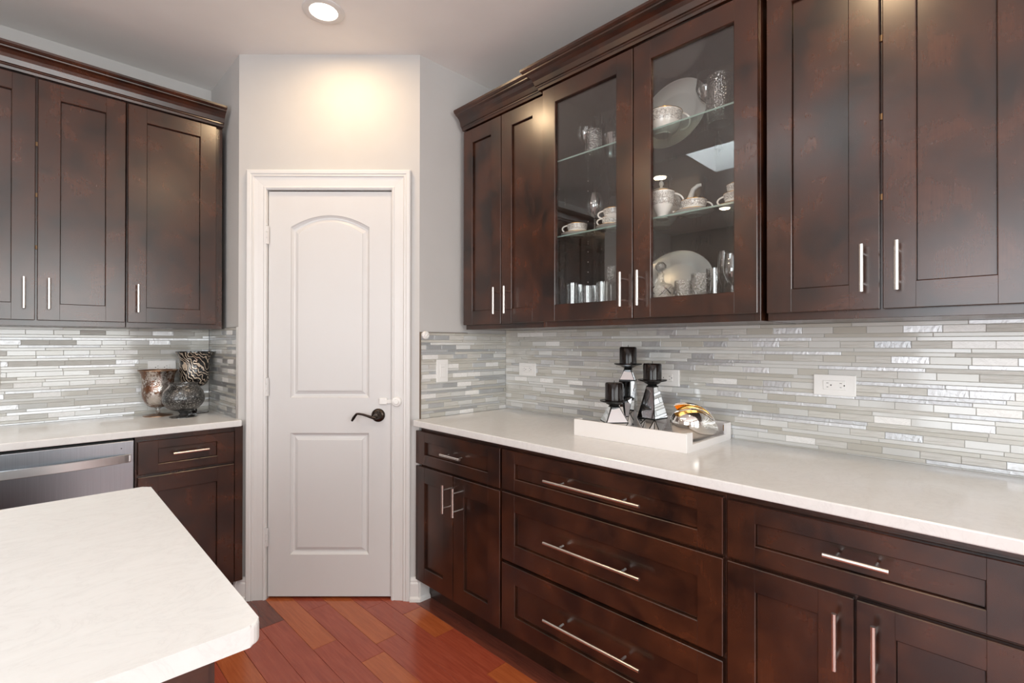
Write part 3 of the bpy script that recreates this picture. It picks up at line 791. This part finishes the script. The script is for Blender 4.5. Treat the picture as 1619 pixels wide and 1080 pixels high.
def bez(pts, n_=24):
    """smooth curve through (r,z) points"""
    out = []
    P = [pts[0]]+list(pts)+[pts[-1]]
    for i in range(1, len(P)-2):
        for k_ in range(max(2, n_//(len(pts)-1))):
            t = k_/max(2, n_//(len(pts)-1)); p0, p1, p2, p3 = P[i-1], P[i], P[i+1], P[i+2]
            out.append(tuple(.5*((2*p1[c])+(-p0[c]+p2[c])*t+(2*p0[c]-5*p1[c]+4*p2[c]-p3[c])*t*t+(-p0[c]+3*p1[c]-3*p2[c]+p3[c])*t**3) for c in (0, 1)))
    return out+[pts[-1]]
vase('silver and bronze speckled mercury glass vase with flared rim', (-1.530, -.100, VZ),
     bez([(.012, .044), (.040, .050), (.062, .078), (.072, .120), (.071, .170), (.075, .210), (.088, .241)]), stemp(.044), foot(.066), ['mercury_glass', 'clear_glass', 'bronze_rim', 'bronze_rim'], (.088, .241))
vase('dark grey sparkling crackle glass globe vase on a low foot', (-1.445, -.250, VZ),
     bez([(.014, .030), (.058, .040), (.088, .070), (.095, .100), (.086, .135), (.068, .158), (.063, .168), (.066, .177)]), stemp(.030, .017), foot(.062), ['grey_crackle_glass', 'smoke_foot', 'smoke_foot'])
vase('tall black and cream zebra-striped vase with flared rim', (-1.364, -.101, VZ),
     bez([(.016, .140), (.048, .150), (.068, .180), (.072, .220), (.072, .270), (.077, .305), (.090, .336)]), [(0, .008), (.014, .010), (.010, .03), (.012, .08), (.010, .130), (.026, .141), (0, .144)], foot(.070), ['zebra_glass', 'black_glass', 'black_glass', 'black_glass'], (.090, .336))

# ------------------------------------------------------------------ tray with candles
tx0, tx1, ty0, ty1 = -.400, -.014, -2.4865, -1.990; TH = .982
tr = thing('tray', 'white rectangular serving tray with notched ends', 'tray', ((tx0+tx1)/2, (ty0+ty1)/2, CT))
obj('base', bx(((tx0+.011, ty0+.011, CT), (tx1-.011, ty1-.011, CT+.010))), 'tray_white', tr)
obj('long_side', bx(((tx0, ty0, CT), (tx0+.011, ty1, TH)), bev=.0015), 'tray_white', tr)
obj('long_side', bx(((tx1-.011, ty0, CT), (tx1, ty1, TH)), bev=.0015), 'tray_white', tr)
for y0, y1, yi in ((ty0, ty0+.011, ty0+.013), (ty1-.011, ty1, ty1-.013)):
    b = B(); b.box((tx0+.011, y0, CT), (tx1-.011, y1, .940)); b.box((tx0+.011, y0, .940), (tx0+.045, y1, TH)); b.box((tx1-.045, y0, .940), (tx1-.011, y1, TH))
    e = obj('end_side', b, 'tray_white', tr)
    for x_ in (tx0+.030, tx1-.030): obj('gold_bracket', bx(((x_-.012, yi-.003, .950), (x_+.012, yi+.003, .974)), bev=.001), 'gold', e)
def candlestick(label, loc, rz, top, girdle, base_, neck_z, dish_r):
    """faceted mirror body: pentagon facets from a small square top to a point on the foot, diamonds between"""
    t = thing('candle_holder', label, 'candle holder', loc, rz, 'mirrored candle holders')
    rt_, zt_ = top; rg_, zg_ = girdle; rb_, zb_ = base_
    P_ = lambda r, a, z: Vector((r*math.cos(a), r*math.sin(a), z))
    tp = [P_(rt_, PI/2*i, zt_) for i in range(4)]; gd = [P_(rg_, PI/2*i, zg_) for i in range(4)]; bs = [P_(rb_, PI/2*i+PI/4, zb_) for i in range(4)]; bc = [P_(rb_*1.02, PI/2*i, zb_) for i in range(4)]
    b = B(); bm = b.bm
    vt = [bm.verts.new(p) for p in tp]; vg = [bm.verts.new(p) for p in gd]; vb = [bm.verts.new(p) for p in bs]; vc = [bm.verts.new(p) for p in bc]
    faces = []
    for i in range(4):
        j = (i+1) % 4
        bm.faces.new((vt[i], vt[j], vg[j], vg[i])); faces.append((tp[i], tp[j], gd[j], gd[i]))
        bm.faces.new((vg[i], vg[j], vb[i])); faces.append((gd[i], gd[j], bs[i]))
        bm.faces.new((vg[i], vb[i], vc[i])); bm.faces.new((vg[i], vc[i], vb[i-1])); 
        faces.append((gd[i], bs[i], bc[i])); faces.append((gd[i], bc[i], bs[i-1]))
    bm.faces.new(vt); bm.faces.new([v for k_ in range(4) for v in (vc[k_], vb[k_])])
    obj('frame', b, 'black_metal', t, local=True)
    for f in faces:
        c = sum(f, Vector())/len(f); n_ = (f[1]-f[0]).cross(f[2]-f[0]).normalized()
        if n_.dot(Vector((c.x, c.y, 0))) < 0: n_ = -n_
        size = min((p-c).length for p in f); q = []
        for p in f: q.append(p+(c-p).normalized()*.0048+n_*.0006)
        b = B(); b.prism([p-n_*.001 for p in q], [p+n_*.0006 for p in q]); obj('mirror_facet', b, 'mirror', t, local=True)
    b = B(); b.lathe([(0, zt_), (rt_*.9, zt_), (rt_*.65, zt_+.008), (rt_*.8, neck_z-.006), (rt_*1.3, neck_z), (dish_r*.6, neck_z+.004), (dish_r, neck_z+.010), (dish_r+.001, neck_z+.015), (dish_r-.006, neck_z+.014), (dish_r*.55, neck_z+.012), (0, neck_z+.012)], (0, 0, 0), 40)
    obj('dish', b, 'black_metal', t, local=True)
    return neck_z+.012
def candle(label, x, y, z, r, h):
    t = thing('pillar_candle', label, 'candle', (x, y, z), group='glossy dark pillar candles')
    b = B(); b.lathe([(0, 0), (r-.002, 0), (r, .002), (r, h-.006), (r-.002, h-.002), (r-.005, h), (r*.6, h-.001), (0, h-.003)], (0, 0, 0), 40); obj('wax', b, 'candle_black', t, local=True)
    b = B(); b.tube([(0, 0, h-.004), (.001, 0, h+.004), (.002, .001, h+.008)], .0012, 6); obj('wick', b, 'slot_dark', t, local=True)
zt0 = CT+.0102
def set_(lab, lab2, x, y, rz, top, girdle, base_, neck, dish, ctop, cr):
    zz = candlestick(lab, (x, y, zt0), rz, (top[0], top[1]-zt0), (girdle[0], girdle[1]-zt0), base_, neck-zt0, dish)
    candle(lab2, x, y, zt0+zz, cr, ctop-(zt0+zz))
set_('short squat mirrored candle holder at the front of the tray', 'dark pillar candle on the short mirrored holder', -.285, -2.112, math.radians(6), (.025, 1.036), (.066, .972), (.040, 0), 1.046, .058, 1.135, .0375)
set_('tall mirrored candle holder at the back of the tray', 'dark pillar candle on the tall mirrored holder', -.135, -2.085, math.radians(68), (.022, 1.184), (.048, 1.137), (.038, 0), 1.195, .060, 1.283, .0375)
set_('medium mirrored candle holder with long kite-shaped facets', 'dark pillar candle on the medium mirrored holder', -.185, -2.232, math.radians(38), (.024, 1.122), (.062, .990), (.040, 0), 1.134, .058, 1.216, .0375)

# silver pod ornament with gold-lined slit petals
od = thing('silver_ornament', 'polished silver pod ornament with gold-edged petals in the tray', 'ornament', (-.205, -2.405, zt0), math.radians(-45))
b = B(); bm = b.bm; NU, NV = 40, 22; rows_ = []
for j in range(NV+1):
    t = j/NV; a = -PI/2+PI*t
    row = []
    for i in range(NU):
        u = 2*PI*i/NU; cx_, cy_ = math.cos(u)*math.cos(a), math.sin(u)*math.cos(a); sz = math.sin(a)
        x_ = .076*cx_; y_ = .068*cy_; z_ = .066+.066*sz
        tip = max(0, cx_)**3; x_ += .032*tip; z_ -= .022*tip; y_ *= 1-.35*tip
        row.append((x_, y_, z_))
    rows_.append([bm.verts.new(p) for p in row] if 0 < j < NV else [bm.verts.new(row[0])])
for a, c in zip(rows_, rows_[1:]):
    for i in range(NU):
        k_ = (i+1) % NU
        f = bm.faces.new((a[0], c[i], c[k_])) if len(a) == 1 else bm.faces.new((a[i], a[k_], c[0])) if len(c) == 1 else bm.faces.new((a[i], a[k_], c[k_], c[i])); f.smooth = True
obj('pod', b, 'silver_polished', od, local=True)
def petal(phi, flare, x0):
    """a lip of the slit: gold-lined ribbon hugging the pod, flaring up at the blunt end"""
    lo_, hi_, n_ = [], [], 18
    for i in range(n_+1):
        t = i/n_; x_ = x0+(.088-x0)*t; q_ = x_/.076 if x_ < 0 else x_/.104
        R_ = math.sqrt(max(.02, 1-q_*q_)); dr = -.020*max(0, x_/.1)**2
        f_ = flare*max(0, 1-t/.45)**1.5; a_ = math.radians(phi)
        for L__, ex in ((lo_, .001), (hi_, .0065*math.sin(PI*min(1, .15+.85*t))**.7+f_)):
            L__.append(Vector((x_-f_*.8*(ex > .002), -(.068*R_+ex)*math.sin(a_)*(1-.2*max(0, q_)), .066+dr+(.066*R_+ex)*math.cos(a_))))
    b = B(); bm = b.bm; off = Vector((0, .0022, .0012))
    A1, B1 = [bm.verts.new(p) for p in lo_], [bm.verts.new(p) for p in hi_]; A2, B2 = [bm.verts.new(p+off) for p in lo_], [bm.verts.new(p+off) for p in hi_]
    for i in range(n_):
        for q in ((A1[i], A1[i+1], B1[i+1], B1[i]), (A2[i], B2[i], B2[i+1], A2[i+1]), (B1[i], B1[i+1], B2[i+1], B2[i])): bm.faces.new(q).smooth = True
    p = obj('petal', b, 'gold', od, local=True)
    e = B(); e.tube([q+off*1.4 for q in hi_], [.0030-.0014*i/n_ for i in range(n_+1)], 8); obj('silver_rim', e, 'silver_polished', p, local=True)
petal(40, .013, -.062); petal(14, .018, -.052); petal(-10, .012, -.042)

# ------------------------------------------------------------------ china and glasses in the glass cabinet
Z0, Z1, Z2 = 1.4003, 1.7762, 2.1132
def ring_rim(b, r, z, t=.0012): return b.lathe([(r-t, z-t), (r+t, z-t), (r+t, z+t), (r-t, z+t)], (0, 0, 0), 28, close=True)
def mk_handle(r, z0, z1, out, rad=.0032):
    """ear handle on +x"""
    pts = []
    for i in range(13):
        a = -PI/2*.9+PI*.9*i/12
        pts.append((r-.004+out*math.cos(a), 0, (z0+z1)/2+(z1-z0)/2*math.sin(a)))
    return [(r-.006, 0, z0)]+pts+[(r-.005, 0, z1-.002)], rad
def mk_cup(label, loc, rz):
    t = thing('tea_cup', label, 'cup', loc, rz, 'patterned tea cups')
    obj('bowl', B().lathe([(0, 0)]+thick(bez([(.020, 0), (.020, .004), (.034, .012), (.043, .030), (.046, .050)], 20), .002), (0, 0, 0), 32), 'china_patterned', t, local=True)
    p, r = mk_handle(.045, .014, .046, .026); obj('handle', B().tube(p, r, 8), 'china_plain', t, local=True)
    obj('rim', ring_rim(B(), .0458, .050), 'gold', t, local=True); return t
def mk_saucer(label, loc):
    t = thing('saucer', label, 'saucer', loc, 0, 'tea saucers')
    obj('plate', B().lathe([(0, 0), (.032, 0), (.033, .003), (.055, .008), (.072, .014), (.071, .016), (.054, .0105), (.030, .005), (0, .005)], (0, 0, 0), 40), 'china_plain', t, local=True)
    obj('rim', ring_rim(B(), .0718, .0152, .0009), 'gold', t, local=True); return t
def mk_tumbler(label, loc, r=.033, h=.11, mat='clear_glass', bulge=0):
    t = thing('tumbler', label, 'glass', loc, 0, 'drinking glasses')
    pr = bez([(r*.86, 0), (r*.9, .004), (r*(.95+bulge), h*.4), (r, h)], 14)
    obj('wall', B().lathe(pr+[(q-.0018, z) for q, z in reversed(pr) if z > .010], (0, 0, 0), 28), mat, t, local=True)
    obj('base', B().lathe([(0, .0005), (r*.84, .0005), (r*.86, .009), (0, .009)], (0, 0, 0), 24), mat, t, local=True); return t
def mk_wine(label, loc, h=.20, rb=.038, hb=.095, mat='clear_glass', tulip=.8):
    t = thing('wine_glass', label, 'glass', loc, 0, 'stemmed glasses')
    z0 = h-hb; pr = bez([(.006, z0), (rb*.55, z0+hb*.10), (rb, z0+hb*.45), (rb*.93, z0+hb*.75), (rb*tulip, h)], 20)
    obj('bowl', B().lathe(pr+[(q-.0014, z) for q, z in reversed(pr) if q > .008], (0, 0, 0), 28), mat, t, local=True)
    obj('stem', B().lathe([(.008, .008), (.0038, .018), (.0034, z0*.6), (.005, z0)], (0, 0, 0), 14), 'clear_glass', t, local=True)
    obj('foot', B().lathe([(0, 0), (.034, 0), (.034, .002), (.012, .005), (.006, .009), (0, .009)], (0, 0, 0), 28), 'clear_glass', t, local=True); return t
# left door
mk_wine('stemmed wine glass on the top shelf beside the speckled tumbler', (-.190, -1.893, Z2), .205, .040, .10)
mk_tumbler('slim speckled crackle glass tumbler on the top shelf beside a wine glass', (-.262, -1.992, Z2), .036, .118, 'crackle_glass', .03)
mk_tumbler('clear tumbler beside the slim speckled tumbler on the top shelf', (-.185, -2.035, Z2), .036, .112)
mk_wine('stemmed wine glass on the top shelf behind the door stile', (-.225, -2.135, Z2), .205, .040, .10)
mk_saucer('white saucer under the single cup behind the glass door nearer the pantry', (-.270, -1.906, Z1)); mk_cup('single patterned cup on a saucer behind the glass door nearer the pantry', (-.270, -1.906, Z1+.0055), math.radians(135))
mk_wine('tall tulip wine glass between the cups on the middle shelf', (-.215, -1.962, Z1), .195, .036, .11, 'clear_glass', .7)
mk_saucer('white saucer under the stacked cups behind the glass door nearer the pantry', (-.275, -2.100, Z1)); c2 = mk_cup('lower patterned cup of the stack behind the glass door nearer the pantry', (-.262, -2.088, Z1+.0055), math.radians(140)); 
dup(c2, (-.272, -2.103, Z1+.036), 'upper patterned cup of the stack behind the glass door nearer the pantry', math.radians(125))
tl = ['clear tumbler on the bottom shelf, closest to the pantry-side cabinet wall', 'second bottom-shelf clear tumbler from the pantry-side cabinet wall', 'third bottom-shelf clear tumbler from the pantry-side cabinet wall', 'fourth bottom-shelf clear tumbler from the pantry-side cabinet wall', 'clear tumbler on the bottom shelf next to the speckled goblet']
for lb, u, v, x in zip(tl, (905, 917, 929, 939, 952), (448, 450.5, 452.6, 452, 446), (-.27, -.16, -.27, -.16, -.26)):
    p = at_x(u, v, x); mk_tumbler(lb, (x, p.y, Z0), .026, p.z-Z0)
mk_wine('speckled crackle glass goblet on the bottom shelf beside the clear tumblers', (-.13, at_x(966, 440, -.13).y, Z0), .25, .028, .085, 'crackle_glass', .9)
# right door
def leaning(name, label, cat, y, z, rx, rz_, xb, tilt, mat, rim):
    t = thing(name, label, cat, (xb, y, z), 0)
    b = B(); bm = b.bm; pf = [(0, .004), (.60, .004), (.66, .007), (.72, .014), (.97, .020), (1.0, .020), (1.0, .017), (.72, .010), (.64, .0), (0, 0)]; rg_ = []
    for r_, h_ in pf:
        q = []
        for i in range(56):
            a = 2*PI*i/56; yy = rx*r_*math.cos(a); vv = rz_*r_*math.sin(a)+rz_; q.append((h_*-math.cos(tilt)+vv*math.sin(tilt), yy, vv*math.cos(tilt)+h_*math.sin(tilt)))
        rg_.append([bm.verts.new(p) for p in q])
    for a, c in zip(rg_, rg_[1:]):
        for i in range(56):
            k_ = (i+1) % 56
            if (Vector(a[i].co)-Vector(c[i].co)).length < 1e-7: continue
            f = bm.faces.new((a[i], a[k_], c[k_], c[i])); f.smooth = True
    bmesh.ops.remove_doubles(bm, verts=bm.verts[:], dist=1e-6)
    obj('plate', b, mat, t, local=True)
    e = B(); pts = []
    for i in range(57):
        a = 2*PI*i/56; vv = rz_*math.sin(a)+rz_; pts.append((-.0195*math.cos(tilt)+vv*math.sin(tilt), rx*math.cos(a), vv*math.cos(tilt)+.0195*math.sin(tilt)))
    e.tube(pts, .0018, 6, cap=False); obj('rim', e, rim, t, local=True)
leaning('platter', 'large cream china platter leaning at the back of the top shelf', 'platter', -2.275, Z2, .150, .158, -.115, math.radians(14), 'china_platter', 'china_plain')
leaning('silver_tray', 'oval silver tray leaning at the back of the bottom shelf', 'platter', -2.278, Z0, .168, .148, -.095, math.radians(12), 'silver_platter', 'silver_polished')
bw = thing('soup_bowl', 'patterned two-handled china bowl in front of the large platter', 'bowl', (-.258, -2.322, Z2), math.radians(-50))
obj('bowl', B().lathe([(0, 0)]+thick(bez([(.034, 0), (.034, .005), (.052, .018), (.066, .05), (.071, .085)], 20), .0025), (0, 0, 0), 36), 'china_patterned', bw, local=True)
for sg in (1, -1):
    p, r = mk_handle(.069, .022, .088, .036, .0042); obj('handle', B().tube([(q[0]*sg, q[1], q[2]) for q in p], r, 8), 'china_plain', bw, local=True)
obj('rim', ring_rim(B(), .0708, .085), 'gold', bw, local=True)
mk_wine('tall clear wine glass on the top shelf by the platter', (-.155, -2.452, Z2), .232, .044, .115, 'clear_glass', .85)
mk_tumbler('wide speckled stemless goblet on the top shelf beside the tall wine glass', (-.215, -2.525, Z2), .045, at_x(1139, 121, -.215).z-Z2, 'crackle_glass', .12)
# teapot
tp_ = thing('teapot', 'white china teapot with patterned shoulder and tall spout', 'teapot', (-.165, -2.262, Z1), math.radians(-62))
obj('body', B().lathe([(0, 0)]+bez([(.040, 0), (.036, .008), (.060, .035), (.078, .075), (.080, .100), (.068, .128), (.046, .142)], 30)+[(0, .142)], (0, 0, 0), 40), 'china_patterned', tp_, local=True)
ld = obj('lid', B().lathe([(.050, .141), (.050, .145), (.036, .156), (.016, .164), (.006, .168), (0, .168)], (0, 0, 0), 32), 'china_plain', tp_, local=True)
obj('knob', B().lathe([(0, .166), (.006, .167), (.005, .172), (.010, .180), (.009, .189), (.004, .195), (0, .196)], (0, 0, 0), 18), 'china_plain', ld, local=True)
pts = [(.066, 0, .050), (.090, 0, .062), (.106, 0, .088), (.114, 0, .120), (.124, 0, .148), (.142, 0, .163), (.155, 0, .165)]
obj('spout', B().tube(pts, [.020, .018, .0145, .0115, .0095, .008, .0065], 14), 'china_plain', tp_, local=True)
p = [(-.074, 0, .115), (-.095, 0, .128), (-.118, 0, .118), (-.126, 0, .092), (-.115, 0, .062), (-.092, 0, .044), (-.066, 0, .046)]
obj('handle', B().tube(p, .0055, 10), 'china_plain', tp_, local=True)
obj('rim', ring_rim(B(), .0500, .1435), 'gold', tp_, local=True)
cr = thing('creamer', 'small patterned china creamer in front of the teapot', 'jug', (-.290, -2.335, Z1), math.radians(-55))
obj('body', B().lathe([(0, 0)]+thick(bez([(.024, 0), (.018, .010), (.030, .035), (.042, .068), (.043, .092), (.045, .105)], 24), .002), (0, 0, 0), 32), 'china_patterned', cr, local=True)
p, r = mk_handle(.043, .028, .100, .040, .0036); obj('handle', B().tube(p, r, 8), 'china_plain', cr, local=True)
obj('rim', ring_rim(B(), .0448, .105), 'gold', cr, local=True)
mk_saucer('white saucer under the cup in front of the teapot spout', (-.262, -2.447, Z1)); mk_cup('patterned cup on a saucer in front of the teapot spout', (-.262, -2.447, Z1+.0055), math.radians(-50))
mk_saucer('white saucer under the cups by the cabinet side beyond the teapot', (-.235, -2.605, Z1)); c3 = mk_cup('lower patterned cup of the stack by the cabinet side beyond the teapot', (-.240, -2.597, Z1+.0055), math.radians(100))
dup(c3, (-.236, -2.606, Z1+.036), 'upper patterned cup of the stack by the cabinet side beyond the teapot', math.radians(-60))
# bottom shelf, right door
dc = thing('decanter', 'cut crystal decanter with stopper in front of the silver tray', 'decanter', (-.280, -2.322, Z0), math.radians(20))
obj('body', B().lathe([(0, 0), (.045, 0), (.050, .006), (.050, .020), (.046, .03), (.050, .085), (.050, .118), (.044, .126), (.018, .134), (.013, .142), (.013, .165), (.017, .170), (0, .170)], (0, 0, 0), 10, smooth=False), 'crackle_glass', dc, local=True)
obj('stopper', B().lathe([(0, .170), (.010, .171), (.008, .177), (.021, .190), (.021, .202), (.010, .214), (0, .216)], (0, 0, 0), 8, smooth=False), 'clear_glass', dc, local=True)
for i in range(5):
    a = 2*PI*i/5; b = B()
    for d_ in (.3, -.3): b.tube([(.0505*math.cos(a-d_), .0505*math.sin(a-d_), .088), (.0515*math.cos(a), .0515*math.sin(a), .102), (.0505*math.cos(a+d_), .0505*math.sin(a+d_), .116)] if d_ > 0 else [(.0505*math.cos(a+.3), .0505*math.sin(a+.3), .088), (.0515*math.cos(a), .0515*math.sin(a), .102), (.0505*math.cos(a-.3), .0505*math.sin(a-.3), .116)], .0022, 6)
    obj('cut_cross', b, 'chrome', dc, local=True)
for lb, u, v, x, r, mt in (('short speckled tumbler in front of the silver tray', 1080, 444, -.305, .032, 'crackle_glass'), ('speckled tumbler at the edge of the silver tray next to the tall clear tumbler', 1108, 433, -.290, .035, 'crackle_glass'), ('tall clear tumbler next to the flute glass', 1131, 425, -.225, .034, 'clear_glass')):
    p = at_x(u, v, x); mk_tumbler(lb, (x, p.y, Z0), r, p.z-Z0, mt)
p = at_x(1145, 397.6, -.13); mk_wine('slender flute glass on the bottom shelf by the cabinet side', (-.13, p.y, Z0), p.z-Z0, .024, .14, 'clear_glass', .85)
p = at_x(1158, 402, -.27); mk_wine('wine glass on the bottom shelf beside the slender flute glass', (-.27, p.y, Z0), p.z-Z0, .030, .11)
